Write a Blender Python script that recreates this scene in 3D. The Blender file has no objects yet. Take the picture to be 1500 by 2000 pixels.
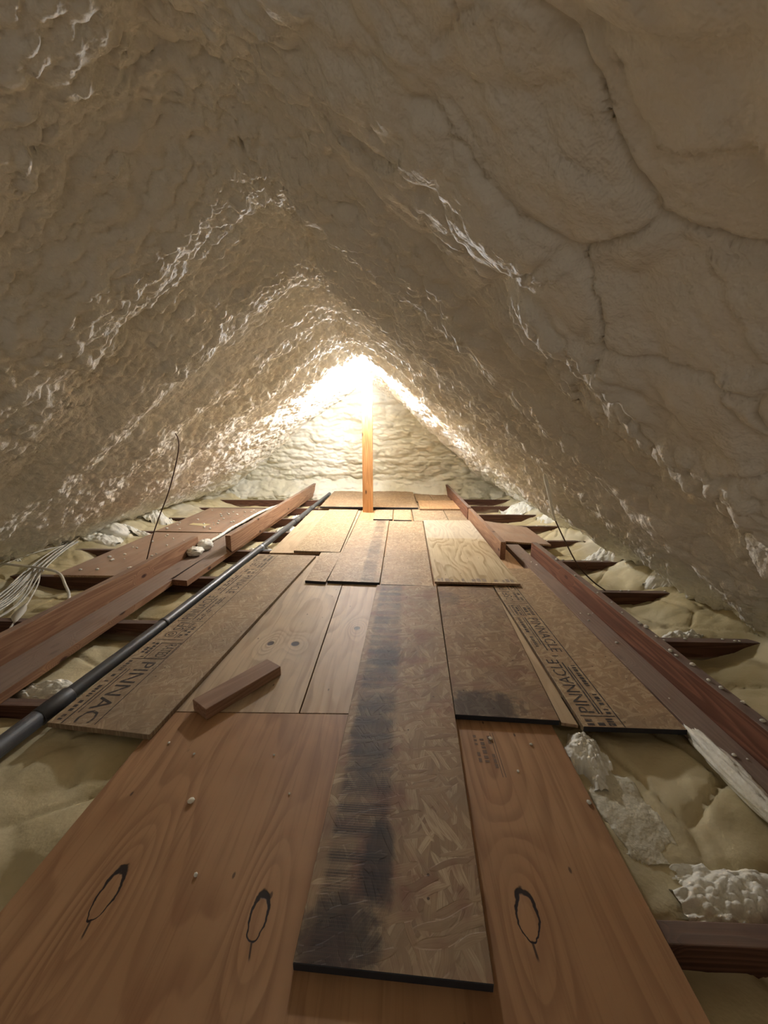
import bpy, math, random
import numpy as np
from mathutils import Vector

scene = bpy.context.scene
COL = scene.collection
random.seed(7)

# ------------------------------------------------------------------ camera
cd = bpy.data.cameras.new('camera'); cam = bpy.data.objects.new('camera', cd); COL.objects.link(cam)
cd.sensor_fit = 'VERTICAL'; cd.sensor_height = 36.0; cd.lens = 760.0 / 2000.0 * 36.0
cd.clip_start = 0.02; cd.clip_end = 60
cam.location = (0, 0, 0.94)
cam.rotation_euler = (math.radians(90 - 11.31), 0, math.atan(0.0323))
scene.camera = cam

# ------------------------------------------------------------------ world, exposure
world = bpy.data.worlds.new('world'); scene.world = world; world.use_nodes = True
bg = world.node_tree.nodes['Background']
bg.inputs[0].default_value = (1.0, 0.92, 0.82, 1); bg.inputs[1].default_value = 0.19
scene.view_settings.view_transform = 'Standard'
scene.view_settings.look = 'None'
scene.view_settings.gamma = 1.0
scene.view_settings.use_curve_mapping = False
scene.view_settings.exposure = 0.96
BULB_STRENGTH = 680.0
scene.cycles.max_bounces = 5; scene.cycles.diffuse_bounces = 4; scene.cycles.adaptive_threshold = 0.15; scene.cycles.glossy_bounces = 2
scene.cycles.caustics_reflective = False; scene.cycles.caustics_refractive = False

# ------------------------------------------------------------------ numpy noise
def _h(ix, iy, seed):
    n = (ix.astype(np.int64) * 374761393 + iy.astype(np.int64) * 668265263 + seed * 1442695041) & 0xFFFFFFFF
    n = ((n ^ (n >> 13)) * 1274126177) & 0xFFFFFFFF
    n = ((n ^ (n >> 16)) * 2246822519) & 0xFFFFFFFF
    return ((n ^ (n >> 15)) & 0xFFFFFF) / float(0xFFFFFF)
def vnoise(x, y, seed=0):
    ix = np.floor(x); iy = np.floor(y); fx = x - ix; fy = y - iy
    ux = fx * fx * fx * (fx * (fx * 6 - 15) + 10); uy = fy * fy * fy * (fy * (fy * 6 - 15) + 10)
    a = _h(ix, iy, seed); b = _h(ix + 1, iy, seed); c = _h(ix, iy + 1, seed); d = _h(ix + 1, iy + 1, seed)
    return a + (b - a) * ux + (c - a) * uy + (a - b - c + d) * ux * uy
def fbm(x, y, seed=0, o=4):
    t = 0; a = 0.5; s = 0
    for i in range(o):
        t = t + a * vnoise(x, y, seed + i * 17); s += a
        x = x * 2.03 + 5.1; y = y * 2.03 + 1.7; a *= 0.5
    return t / s
def worley(x, y, seed=0):
    ix = np.floor(x); iy = np.floor(y)
    f1 = np.full(x.shape, 9.0); f2 = np.full(x.shape, 9.0); cid = np.zeros(x.shape)
    for dx in (-1, 0, 1):
        for dy in (-1, 0, 1):
            cx = ix + dx; cy = iy + dy
            px = cx + _h(cx, cy, seed); py = cy + _h(cx, cy, seed + 101)
            d = (px - x) ** 2 + (py - y) ** 2
            near = d < f1
            f2 = np.where(near, f1, np.minimum(f2, d))
            cid = np.where(near, _h(cx, cy, seed + 202), cid)
            f1 = np.where(near, d, f1)
    return np.sqrt(f1), np.sqrt(f2), cid
def dome(x, y, seed=0, var=0.5):
    f1, f2, cid = worley(x, y, seed)
    return np.clip(1.0 - 0.95 * f1 * f1, 0, 1) * (1 - var + var * cid)
def sstep(a, b, x):
    t = np.clip((x - a) / (b - a), 0, 1); return t * t * (3 - 2 * t)

# ------------------------------------------------------------------ mesh helpers
def link(name, me, parent=None, loc=(0, 0, 0), rot=(0, 0, 0)):
    o = bpy.data.objects.new(name, me); COL.objects.link(o)
    o.location = loc; o.rotation_euler = rot
    if parent: o.parent = parent
    return o
def tag(o, label=None, cat=None, group=None, kind=None):
    if label: o['label'] = label
    if cat: o['category'] = cat
    if group: o['group'] = group
    if kind: o['kind'] = kind
    return o
def thing(name, label, cat, loc=(0, 0, 0), rot=(0, 0, 0), group=None):
    return tag(link(name, None, None, loc, rot), label, cat, group)
def mesh_from(name, verts, faces, mats, mat_idx=None, smooth=False):
    me = bpy.data.meshes.new(name); me.from_pydata(verts, [], faces)
    for m in mats: me.materials.append(m)
    if mat_idx is not None: me.polygons.foreach_set('material_index', mat_idx)
    if smooth: me.polygons.foreach_set('use_smooth', [True] * len(me.polygons))
    me.update(); return me
def grid_mesh(name, P, mat, flip=False, attr=None, tone=None):
    """P: (n, m, 3) array -> quad grid mesh, smooth"""
    n, m, _ = P.shape
    idx = np.arange(n * m).reshape(n, m)
    q = np.stack([idx[:-1, :-1], idx[1:, :-1], idx[1:, 1:], idx[:-1, 1:]], -1).reshape(-1, 4)
    if flip: q = q[:, ::-1]
    me = bpy.data.meshes.new(name)
    me.vertices.add(n * m); me.vertices.foreach_set('co', P.reshape(-1).astype(np.float32))
    nf = len(q)
    me.loops.add(nf * 4); me.loops.foreach_set('vertex_index', q.reshape(-1).astype(np.int32))
    me.polygons.add(nf)
    me.polygons.foreach_set('loop_start', np.arange(0, nf * 4, 4, dtype=np.int32))
    me.polygons.foreach_set('use_smooth', np.ones(nf, dtype=bool))
    me.materials.append(mat)
    if attr is not None:
        a = me.attributes.new('fresh', 'FLOAT', 'POINT'); a.data.foreach_set('value', attr.reshape(-1).astype(np.float32))
    if tone is not None:
        a = me.attributes.new('tone', 'FLOAT', 'POINT'); a.data.foreach_set('value', tone.reshape(-1).astype(np.float32))
    me.update(calc_edges=True); me.validate()
    return me
def tube_mesh(name, pts, r, mat, seg=8, caps=True):
    pts = [Vector(p) for p in pts]; rs = r if isinstance(r, (list, tuple)) else [r] * len(pts)
    V = []; Fc = []; prev = None
    for i, p in enumerate(pts):
        t = (pts[min(i + 1, len(pts) - 1)] - pts[max(i - 1, 0)]).normalized()
        if prev is None:
            u = t.cross(Vector((0, 0, 1)));
            if u.length < 1e-3: u = t.cross(Vector((1, 0, 0)))
        else: u = prev - t * prev.dot(t)
        u.normalize(); w = t.cross(u); prev = u
        for k in range(seg):
            a = 2 * math.pi * k / seg
            V.append(p + (u * math.cos(a) + w * math.sin(a)) * rs[i])
    for i in range(len(pts) - 1):
        for k in range(seg):
            k2 = (k + 1) % seg
            Fc.append((i * seg + k, i * seg + k2, (i + 1) * seg + k2, (i + 1) * seg + k))
    if caps:
        Fc.append(tuple(range(seg))[::-1]); Fc.append(tuple((len(pts) - 1) * seg + k for k in range(seg)))
    return mesh_from(name, [tuple(v) for v in V], Fc, [mat], smooth=True)
def spline(pts, n=6):
    """Catmull-Rom through pts"""
    P = [Vector(p) for p in pts]; P = [P[0] * 2 - P[1]] + P + [P[-1] * 2 - P[-2]]
    out = []
    for i in range(1, len(P) - 2):
        for k in range(n):
            t = k / n; a, b, c, d = P[i - 1], P[i], P[i + 1], P[i + 2]
            out.append(0.5 * ((2 * b) + (c - a) * t + (2 * a - 5 * b + 4 * c - d) * t * t + (3 * b - a - 3 * c + d) * t ** 3))
    out.append(P[-2]); return out

# ------------------------------------------------------------------ node helpers
class G:
    """expression-style wrapper round a material node tree"""
    def __init__(s, name):
        s.m = bpy.data.materials.new(name); s.m.use_nodes = True; s.t = s.m.node_tree
        s.bsdf = s.t.nodes['Principled BSDF']
    def n(s, ty, **kw):
        nd = s.t.nodes.new(ty)
        for k, v in kw.items(): setattr(nd, k, v)
        return nd
    def put(s, sock, v):
        if isinstance(v, bpy.types.NodeSocket): s.t.links.new(v, sock)
        elif isinstance(v, (tuple, list)) and len(v) == 3 and sock.type == 'RGBA': sock.default_value = (*v, 1)
        else: sock.default_value = v
    def math(s, op, a, b=0.0, c=0.0, clamp=False):
        nd = s.n('ShaderNodeMath', operation=op, use_clamp=clamp)
        s.put(nd.inputs[0], a); s.put(nd.inputs[1], b)
        if op in ('MULTIPLY_ADD',): s.put(nd.inputs[2], c)
        return nd.outputs[0]
    def add(s, a, b): return s.math('ADD', a, b)
    def sub(s, a, b): return s.math('SUBTRACT', a, b)
    def mul(s, a, b): return s.math('MULTIPLY', a, b)
    def mx(s, a, b): return s.math('MAXIMUM', a, b)
    def mn(s, a, b): return s.math('MINIMUM', a, b)
    def ramp(s, v, a, b, lo=0.0, hi=1.0, smooth=True):
        nd = s.n('ShaderNodeMapRange', interpolation_type='SMOOTHSTEP' if smooth else 'LINEAR'); nd.clamp = True
        s.put(nd.inputs['Value'], v); nd.inputs['From Min'].default_value = a; nd.inputs['From Max'].default_value = b
        nd.inputs['To Min'].default_value = lo; nd.inputs['To Max'].default_value = hi
        return nd.outputs[0]
    def mix(s, f, a, b, blend='MIX'):
        nd = s.n('ShaderNodeMix', data_type='RGBA', blend_type=blend)
        s.put(nd.inputs[0], f); s.put(nd.inputs[6], a); s.put(nd.inputs[7], b)
        return nd.outputs[2]
    def coord(s, kind='Object', rand=False):
        c = s.n('ShaderNodeTexCoord').outputs[kind]
        if rand:
            r = s.n('ShaderNodeObjectInfo').outputs['Random']
            nd = s.n('ShaderNodeVectorMath', operation='ADD'); s.put(nd.inputs[0], c)
            s.put(nd.inputs[1], s.comb(s.mul(r, 37.0), s.mul(r, 91.0), s.mul(r, 13.0))); return nd.outputs[0]
        return c
    def sep(s, v):
        nd = s.n('ShaderNodeSeparateXYZ'); s.put(nd.inputs[0], v); return nd.outputs[0], nd.outputs[1], nd.outputs[2]
    def comb(s, x, y, z=0.0):
        nd = s.n('ShaderNodeCombineXYZ'); s.put(nd.inputs[0], x); s.put(nd.inputs[1], y); s.put(nd.inputs[2], z); return nd.outputs[0]
    def mapv(s, v, scale=(1, 1, 1), rot=(0, 0, 0), loc=(0, 0, 0)):
        nd = s.n('ShaderNodeMapping', vector_type='POINT'); s.put(nd.inputs[0], v)
        nd.inputs['Location'].default_value = loc; nd.inputs['Rotation'].default_value = rot; nd.inputs['Scale'].default_value = scale
        return nd.outputs[0]
    def noise(s, v, scale=5.0, detail=3.0, rough=0.5, dist=0.0, col=False, dim='3D'):
        nd = s.n('ShaderNodeTexNoise', noise_dimensions=dim); s.put(nd.inputs['Vector'], v); nd.inputs['Scale'].default_value = scale
        nd.inputs['Detail'].default_value = detail; nd.inputs['Roughness'].default_value = rough; nd.inputs['Distortion'].default_value = dist
        return nd.outputs[1 if col else 0]
    def vor2(s, v, scale=1.0):
        nd = s.n('ShaderNodeTexVoronoi', voronoi_dimensions='2D'); s.put(nd.inputs['Vector'], v); nd.inputs['Scale'].default_value = scale
        return nd.outputs['Distance'], nd.outputs['Color']
    def vor(s, v, scale=5.0, feature='F1', out='Distance', rnd=1.0):
        nd = s.n('ShaderNodeTexVoronoi', feature=feature); s.put(nd.inputs['Vector'], v); nd.inputs['Scale'].default_value = scale
        nd.inputs['Randomness'].default_value = rnd
        return nd.outputs[out]
    def bump(s, h, strength=0.3, dist=0.01, normal=None):
        nd = s.n('ShaderNodeBump'); nd.inputs['Strength'].default_value = strength; nd.inputs['Distance'].default_value = dist
        s.put(nd.inputs['Height'], h)
        if normal is not None: s.put(nd.inputs['Normal'], normal)
        return nd.outputs[0]
    def done(s, col, rough=0.6, normal=None, spec=0.4, metal=0.0):
        s.put(s.bsdf.inputs['Base Color'], col); s.put(s.bsdf.inputs['Roughness'], rough)
        s.put(s.bsdf.inputs['Specular IOR Level'], spec); s.put(s.bsdf.inputs['Metallic'], metal)
        if normal is not None: s.put(s.bsdf.inputs['Normal'], normal)
        return s.m

# ------------------------------------------------------------------ materials
def mat_foam(name, c_a, c_b, c_fresh, rough=0.62, fine=1.0):
    """colour patches come from the 'tone' attribute of the sprayed surface, white fresh spots from 'fresh'"""
    g = G(name); v = g.coord('Object')
    tone = g.n('ShaderNodeAttribute', attribute_name='tone').outputs['Fac']
    col = g.mix(tone, c_a, c_b)
    col = g.mix(g.n('ShaderNodeAttribute', attribute_name='fresh').outputs['Fac'], col, c_fresh)
    nrm = g.bump(g.noise(v, 60.0, 2, 0.6), 0.6 * fine, 0.010)
    return g.done(col, rough, nrm, 0.22)
FOAM = mat_foam('spray_foam_cream', (0.84, 0.785, 0.66), (0.885, 0.845, 0.75), (0.90, 0.89, 0.84))
FOAM_WALL = mat_foam('spray_foam_gable', (0.77, 0.72, 0.56), (0.85, 0.81, 0.68), (0.9, 0.9, 0.84), 0.5, 0.7)
FOAM_FLOOR = mat_foam('spray_foam_bays', (0.52, 0.43, 0.24), (0.68, 0.59, 0.37), (0.92, 0.91, 0.84), 0.55, 0.3)
def mat_white_foam():
    g = G('fresh_white_foam'); v = g.coord('Object')
    n = g.noise(v, 14.0, 3, 0.6)
    return g.done(g.mix(n, (0.90, 0.85, 0.68), (0.95, 0.94, 0.88)), 0.5, g.bump(g.noise(v, 90, 3, 0.6), 0.4, 0.006), 0.35)
FOAM_WHITE = mat_white_foam()

def mat_ply(name, base, light, dark, freq=9.0, sx=2.4, sy=0.5, knots=(), plugs=(), contrast=0.55, grey=0.0, whit=None, off=(0, 0, 0), rough=0.55):
    """veneer: contour rings of a stretched noise field, bent round knots; plugs are oval patches with dark outlines"""
    g = G(name); v = g.coord('Object'); x, y, z = g.sep(v)
    f = g.noise(g.mapv(v, (sx, sy, 1), loc=off), 1.0, 2.0, 0.45)
    f = g.add(f, g.mul(x, 0.22)); f = g.add(f, g.mul(g.noise(g.mapv(v, (14, 3, 1)), 1.0, 2, 0.5), 0.055))
    km = 0.0; ring = 0.0
    for (kx, ky, rx, ry, ang) in list(knots) + list(plugs):
        p = g.mapv(v, (1, 1, 0), loc=(0, 0, 0))
        p = g.n('ShaderNodeVectorMath', operation='SUBTRACT'); g.put(p.inputs[0], v); p.inputs[1].default_value = (kx, ky, 0)
        p = g.mapv(p.outputs[0], (1, 1, 0), (0, 0, ang))
        px, py, _ = g.sep(p)
        qx = g.math('DIVIDE', px, rx); qy = g.math('DIVIDE', py, ry)
        r2 = g.add(g.mul(qx, qx), g.mul(qy, qy)); r = g.math('SQRT', r2)
        wide = g.math('EXPONENT', g.mul(g.add(g.mul(g.mul(qx, qx), 0.14), g.mul(g.mul(qy, qy), 0.06)), -1.0))
        f = g.add(f, g.mul(wide, 0.22))
        if (kx, ky, rx, ry, ang) in plugs:
            wob = g.add(r, g.mul(g.sub(g.noise(v, 45, 2), 0.5), 0.55))
            # dark line heavier towards the far tip
            wdt = g.ramp(qy, -1.0, 1.0, 0.07, 0.24)
            e = g.math('DIVIDE', g.math('ABSOLUTE', g.sub(wob, 1.0)), wdt)
            ring = g.mx(ring, g.ramp(e, 0.5, 1.0, 1.0, 0.0))
            # crack trailing from the near tip
            tail = g.mul(g.ramp(g.math('ABSOLUTE', g.add(qx, g.mul(g.add(qy, 1.0), 0.35))), 0.05, 0.16, 1.0, 0.0), g.mul(g.ramp(qy, -1.75, -1.5), g.ramp(qy, -1.0, -0.95, 1.0, 0.0)))
            ring = g.mx(ring, g.mul(tail, 0.85))
        else:
            km = g.mx(km, g.ramp(r, 0.75, 1.1, 1.0, 0.0))
    rings = g.math('FRACT', g.mul(f, freq))
    rings = g.mul(g.ramp(rings, 0.25, 0.85), g.ramp(rings, 0.88, 1.0, 1.0, 0.0))
    f2 = g.noise(g.mapv(v, (sx * 9, sy * 3.5, 1), loc=off), 1.0, 2.0, 0.55); rings = g.mul(rings, g.ramp(f2, 0.3, 0.62, 0.25, 1.0))
    streak = g.noise(g.mapv(v, (90, 2.5, 40)), 1.0, 3, 0.6)
    blot = g.noise(v, 2.2, 3, 0.6)
    col = g.mix(g.ramp(blot, 0.35, 0.65), base, light)
    col = g.mix(g.mul(rings, contrast), col, dark)
    col = g.mix(g.mul(g.ramp(streak, 0.48, 0.72), 0.4), col, dark)
    if grey: col = g.mix(g.mul(g.ramp(g.noise(v, 4.0, 4, 0.65), 0.42, 0.66), grey), col, (0.33, 0.29, 0.24))
    if whit:   # smear of white paint across part of the sheet, (y0, y1) in sheet coordinates
        wm = g.mul(g.ramp(g.add(y, g.mul(g.sub(g.noise(v, 5, 3), 0.5), 0.12)), whit[0], whit[0] + 0.05), g.ramp(y, whit[1] - 0.15, whit[1], 1.0, 0.6))
        col = g.mix(g.mul(wm, 0.4), col, (0.72, 0.68, 0.60))
    dots, dr = g.vor2(g.mapv(v, (1, 0.45, 1)), 11.0)
    dk = g.mul(g.ramp(dots, 0.02, 0.045, 1.0, 0.0), g.ramp(g.sep(dr)[0], 0.80, 0.82))
    col = g.mix(g.mul(dk, 0.75), col, (0.05, 0.03, 0.02))
    if plugs or knots:
        col = g.mix(km, col, (0.06, 0.04, 0.035)) if knots else col
        if plugs: col = g.mix(ring, col, (0.02, 0.012, 0.01))
    h = g.sub(g.mul(streak, 0.3), g.add(g.mul(ring, 1.0), g.mul(km, 1.0)) if (knots or plugs) else 0.0)
    return g.done(col, rough, g.bump(h, 0.2, 0.004), 0.35)

def mat_osb(name, tint=(1, 1, 1), dirt=0.35, scale=1.0, black=None, soot=(), red=0.0, contrast=0.78):
    g = G(name); v = g.coord('Object', True); v0 = g.coord('Object')
    wv = g.n('ShaderNodeVectorMath', operation='ADD'); g.put(wv.inputs[0], v)
    wn = g.n('ShaderNodeVectorMath', operation='SCALE'); g.put(wn.inputs[0], g.noise(v, 5.0, 2, 0.6, col=True, dim='2D')); wn.inputs['Scale'].default_value = 0.045
    g.put(wv.inputs[1], wn.outputs[0]); vw = wv.outputs[0]
    def T(c): return tuple(a * b for a, b in zip(c, tint))
    col = None; H = None
    pal = [T((0.43, 0.32, 0.205)), T((0.29, 0.20, 0.125)), T((0.58, 0.47, 0.32)), T((0.38, 0.26, 0.165))]
    for i, (ang, sc, asp) in enumerate(((0.1, 46, 6.5), (0.62, 42, 6.0), (-0.5, 50, 6.0), (1.3, 44, 5.5))):
        p = g.mapv(g.mapv(vw, (1, 1, 1), (0, 0, ang)), (sc * scale * 1.6, sc * scale * 1.6 / asp, 1), (0, 0, 0), (i * 3.1, i * 1.7, 0))
        d, c = g.vor2(p); r, gg, b = g.sep(c)
        fib = g.noise(g.mapv(g.mapv(vw, (1, 1, 1), (0, 0, ang)), (420, 22, 1)), 1.0, 1, 0.6, dim='2D')
        layer = g.mix(g.ramp(r, 0.05, 0.95, smooth=False), pal[i], pal[(i + 1) % 4])
        layer = g.mix(g.mul(g.ramp(gg, 0.74, 0.8), 0.7), layer, T((0.64, 0.53, 0.37)))
        layer = g.mix(g.mul(g.ramp(b, 0.86, 0.9), 0.6), layer, T((0.22, 0.14, 0.09)))
        layer = g.mix(g.mul(g.ramp(fib, 0.42, 0.66), 0.5), layer, T((0.26, 0.165, 0.095)))
        hh = g.add(r, g.mul(d, -0.4))
        if col is None: col, H = layer, hh
        else:
            msk = g.mul(g.ramp(b, 0.50, 0.53), g.ramp(d, 0.42, 0.52, 1.0, 0.0))
            col = g.mix(msk, col, layer); H = g.add(g.mul(H, g.sub(1.0, msk)), g.mul(hh, msk))
    col = g.mix(1.0 - contrast, col, T((0.415, 0.315, 0.205)))
    if red: col = g.mix(g.mul(g.ramp(g.noise(v, 7.0, 3, 0.6), 0.5, 0.66), red), col, (0.23, 0.09, 0.06))
    dn = g.noise(v, 3.2, 5, 0.65)
    col = g.mix(g.mul(g.ramp(dn, 0.40, 0.70), dirt), col, (0.20, 0.16, 0.12))
    x, y, z = g.sep(v0)
    for (x0, x1, amt, grid) in ([black] if black else []):
        # worn black band printed along the board, broken by noise, with the fine screen grid of the pressing mat
        bn = g.noise(g.mapv(v0, (3.5, 3.0, 1)), 1.0, 4, 0.62)
        band = g.mul(g.ramp(x, x0, x0 + 0.02), g.ramp(x, x1 - 0.035, x1, 1.0, 0.0))
        gx = g.math('ABSOLUTE', g.math('SINE', g.mul(x, 900.0))); gy = g.math('ABSOLUTE', g.math('SINE', g.mul(y, 520.0)))
        gr = g.ramp(g.mn(gx, gy), 0.15, 0.6, 1.0 - grid, 1.0)
        bars = g.ramp(g.noise(g.mapv(v0, (1.5, 26, 1)), 1.0, 2, 0.5), 0.36, 0.6, 0.35, 1.0)
        m = g.mul(g.mul(band, g.ramp(bn, 0.30, 0.50)), g.mul(gr, bars))
        col = g.mix(g.mul(m, amt), col, (0.022, 0.022, 0.024))
    for (sx_, sy_, rx, ry, amt) in soot:
        qx = g.math('DIVIDE', g.sub(x, sx_), rx); qy = g.math('DIVIDE', g.sub(y, sy_), ry)
        r2 = g.add(g.add(g.mul(qx, qx), g.mul(qy, qy)), g.mul(g.sub(g.noise(v0, 16, 4, 0.65), 0.5), 2.2))
        col = g.mix(g.mul(g.ramp(r2, 0.2, 1.1, 1.0, 0.0), amt), col, (0.03, 0.028, 0.03))
    spk, spr = g.vor2(v, 22.0); spr = g.sep(spr)[0]
    col = g.mix(g.mul(g.mul(g.ramp(spk, 0.045, 0.085, 1.0, 0.0), g.ramp(spr, 0.92, 0.94)), 0.8), col, (0.03, 0.02, 0.015))
    return g.done(col, 0.6, g.bump(H, 0.35, 0.003), 0.3)

def mat_lumber(name, base, light, dark, dust=0.0, knots=0.0, spray=None):
    g = G(name); v = g.coord('Object', True); v0 = g.coord('Object')
    w = g.noise(g.mapv(v, (2.0, 0.6, 2.0)), 1.0, 2, 0.5)
    f = g.noise(g.mapv(v, (9, 0.45, 9)), 1.0, 2.0, 0.5)
    lx, ly, lz = g.sep(v)
    kd, kr = g.vor2(g.comb(g.mul(g.add(lx, lz), 6.5), g.mul(ly, 2.8), 0.0)); kr = g.sep(kr)[1]
    kk = g.mul(g.ramp(kd, 0.0, 0.33, 1.0, 0.0), g.ramp(kr, 0.55, 0.6))
    f = g.add(f, g.mul(kk, 0.5))
    rg = g.math('FRACT', g.mul(f, 16.0)); rg = g.mul(g.ramp(rg, 0.0, 0.7), g.ramp(rg, 0.78, 1.0, 1.0, 0.0))
    st = g.noise(g.mapv(v, (120, 3, 120)), 1.0, 3, 0.6)
    col = g.mix(w, base, light)
    col = g.mix(g.mul(rg, 0.7), col, dark); col = g.mix(g.mul(g.ramp(st, 0.45, 0.7), 0.45), col, dark)
    if knots: col = g.mix(g.mul(g.mul(g.ramp(kd, 0.035, 0.10, 1.0, 0.0), g.ramp(kr, 0.55, 0.6)), knots), col, (0.06, 0.022, 0.012))
    if dust:  # grey dust lying on upward faces
        geo = g.n('ShaderNodeNewGeometry'); nz = g.sep(geo.outputs['Normal'])[2]
        dm = g.mul(g.ramp(nz, 0.6, 0.95), g.ramp(g.noise(v, 6, 3, 0.6), 0.25, 0.6, 0.55, 1.0))
        col = g.mix(g.mul(dm, dust), col, (0.31, 0.25, 0.21))
    if spray:  # overspray of foam on the lower part, ragged
        x, y, z = g.sep(v0)
        sn = g.noise(g.mapv(v, (3.3, 1, 6)), 1.0, 4, 0.6)
        sm = g.ramp(g.add(g.mul(z, -9.0), g.mul(g.sub(sn, 0.5), 2.6)), spray[0], spray[1])
        col = g.mix(g.mul(sm, 0.92), col, (0.62, 0.56, 0.40))
    return g.done(col, 0.6, g.bump(g.add(st, g.mul(rg, 0.5)), 0.2, 0.003), 0.3)

def mat_plain(name, col, rough=0.5, metal=0.0, var=0.15, scale=20.0, spec=0.4):
    g = G(name); v = g.coord('Object')
    n = g.noise(v, scale, 4, 0.6)
    dk = tuple(c * (1 - var) for c in col); lt = tuple(min(1, c * (1 + var)) for c in col)
    return g.done(g.mix(n, dk, lt), rough, g.bump(n, 0.1, 0.002), spec, metal)

PLY_EDGE = mat_lumber('plywood_edge', (0.40, 0.26, 0.15), (0.50, 0.34, 0.2), (0.22, 0.12, 0.07))
OSB_EDGE = mat_osb('osb_cut_edge', (0.62, 0.60, 0.55), 0.5, 2.5)
EDGE_BLACK = mat_plain('black_edge_seal', (0.022, 0.022, 0.026), 0.6, 0, 0.5)
def mat_ink(name, ink, worn, scale):
    g = G(name); v = g.coord('Object')
    return g.done(g.mix(g.ramp(g.noise(v, scale, 3, 0.7, dim='2D'), 0.50, 0.80), ink, worn), 0.7)
INK = mat_ink('stamp_ink', (0.055, 0.045, 0.04), (0.26, 0.19, 0.12), 55.0)
INK_FADED = mat_plain('faded_stamp_ink', (0.20, 0.13, 0.085), 0.7, 0, 0.4, 60)
INK_PALE = mat_ink('pale_stamp_ink', (0.28, 0.215, 0.17), (0.5, 0.40, 0.26), 40.0)
LUM_RAIL_R = mat_lumber('reddish_old_lumber', (0.22, 0.095, 0.055), (0.31, 0.145, 0.085), (0.10, 0.038, 0.022), 0.75, 0.8)
LUM_FLAT_R = mat_lumber('dusty_brown_lumber', (0.31, 0.20, 0.14), (0.37, 0.25, 0.175), (0.19, 0.11, 0.07), 0.6, 0.6)
LUM_RAIL_L = mat_lumber('orange_brown_lumber', (0.36, 0.20, 0.115), (0.44, 0.265, 0.155), (0.22, 0.105, 0.058), 0.45, 1.0)
LUM_POST = mat_lumber('clean_fir_post', (0.60, 0.31, 0.12), (0.68, 0.39, 0.17), (0.42, 0.19, 0.07), 0.0, 0.9)
LUM_BLOCK = mat_lumber('offcut_lumber', (0.36, 0.21, 0.135), (0.42, 0.26, 0.17), (0.25, 0.135, 0.08), 0.25, 0.3)
JOIST = mat_lumber('dark_joist_lumber', (0.135, 0.062, 0.04), (0.19, 0.085, 0.052), (0.06, 0.024, 0.015), 0.5, 0.4, (0.0, 0.75))
PIPE = mat_plain('grey_plastic_pipe', (0.075, 0.078, 0.082), 0.38, 0.0, 0.25, 8, 0.5)
PIPE_D = mat_plain('dark_plastic_coupling', (0.05, 0.05, 0.053), 0.5, 0.0, 0.25, 12, 0.5)
STEEL = mat_plain('galvanised_strap', (0.45, 0.46, 0.48), 0.45, 0.7, 0.2, 30)
CABLE = mat_plain('white_cable_sheath', (0.66, 0.62, 0.53), 0.5, 0, 0.12, 12)
CABLE_D = mat_plain('brown_wire', (0.10, 0.055, 0.035), 0.6, 0, 0.3, 12)
CARD = mat_plain('yellow_card', (0.72, 0.62, 0.34), 0.7, 0, 0.06)
PORC = mat_plain('white_porcelain', (0.8, 0.8, 0.78), 0.3, 0, 0.04)

# ------------------------------------------------------------------ spray-foamed roof (ceiling), gable, floor bays
RAFT = [0.29 + 0.61 * k for k in range(-3, 11)]
def roof_profile(n):
    cp = np.array([(-3.75, -0.30), (-3.10, 0.03), (-2.62, 0.26), (-0.40, 1.91), (1.70, 0.18), (2.05, 0.0), (2.55, -0.30)])
    seg = np.sqrt((np.diff(cp, axis=0) ** 2).sum(1)); s = np.r_[0, np.cumsum(seg)]
    S = np.linspace(0, s[-1], n)
    ds = S[1] - S[0]
    x = np.interp(S, s, cp[:, 0]); z = np.interp(S, s, cp[:, 1])
    k = np.arange(-int(0.9 / ds), int(0.9 / ds) + 1) * ds
    ker = np.exp(-(k / 0.22) ** 2 / 2); ker /= ker.sum(); p = len(k) // 2
    def sm(a):
        ap = np.r_[a[0] + (a[0] - a[1]) * np.arange(p, 0, -1) , a, a[-1] + (a[-1] - a[-2]) * np.arange(1, p + 1)]
        return np.convolve(ap, ker, 'valid')
    x, z = sm(x), sm(z)
    tx = np.gradient(x, S); tz = np.gradient(z, S); L = np.hypot(tx, tz)
    return S, x, z, tz / L, -tx / L       # inward normal (down, into the attic)
yy = np.r_[np.arange(-1.25, 0.25, 0.02), np.arange(0.25, 2.6, 0.0065), np.arange(2.6, 6.63, 0.0095)]
NS, NY = 860, len(yy)
S, px_, pz_, nx_, nz_ = roof_profile(NS)
SS, YY = np.meshgrid(S, yy, indexing='ij')
XX = np.repeat(px_[:, None], NY, 1)
wy = YY + 0.26 * (fbm(SS * 0.9, YY * 0.7, 3) - 0.5) + 0.05 * (fbm(SS * 5, YY * 4, 5) - 0.5)
d = np.zeros_like(SS)
for i, yr in enumerate(RAFT):
    if abs(yr - 4.56) < 0.1: continue          # no swell over the lamp
    amp = 0.054 + 0.030 * (vnoise(SS * 1.1 + i * 7.7, SS * 0 + i, 11) - 0.5) * 2
    wd = 0.18 + 0.04 * (vnoise(SS * 1.6 + i * 3.1, SS * 0 + 2.3, 13) - 0.5) * 2
    d += amp * np.exp(-np.abs((wy - yr) / wd) ** 2.4)
wx1 = 0.06 * (fbm(SS * 4, YY * 4, 21) - 0.5); wx2 = 0.06 * (fbm(SS * 4, YY * 4, 22) - 0.5)
nr = sstep(-0.1, 0.5, XX) * sstep(1.5, 0.9, YY)      # the near right slope was sprayed in big smooth pillows
m_lob = sstep(0.40, 0.62, fbm(SS * 0.8, YY * 0.9, 31, 3) + 0.22 * nr - 0.06 * (XX < -0.4))
m_rip = sstep(0.40, 0.58, fbm(SS * 1.5 + 9, YY * 1.9, 37, 3) + 0.07 - 0.25 * nr)
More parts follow.
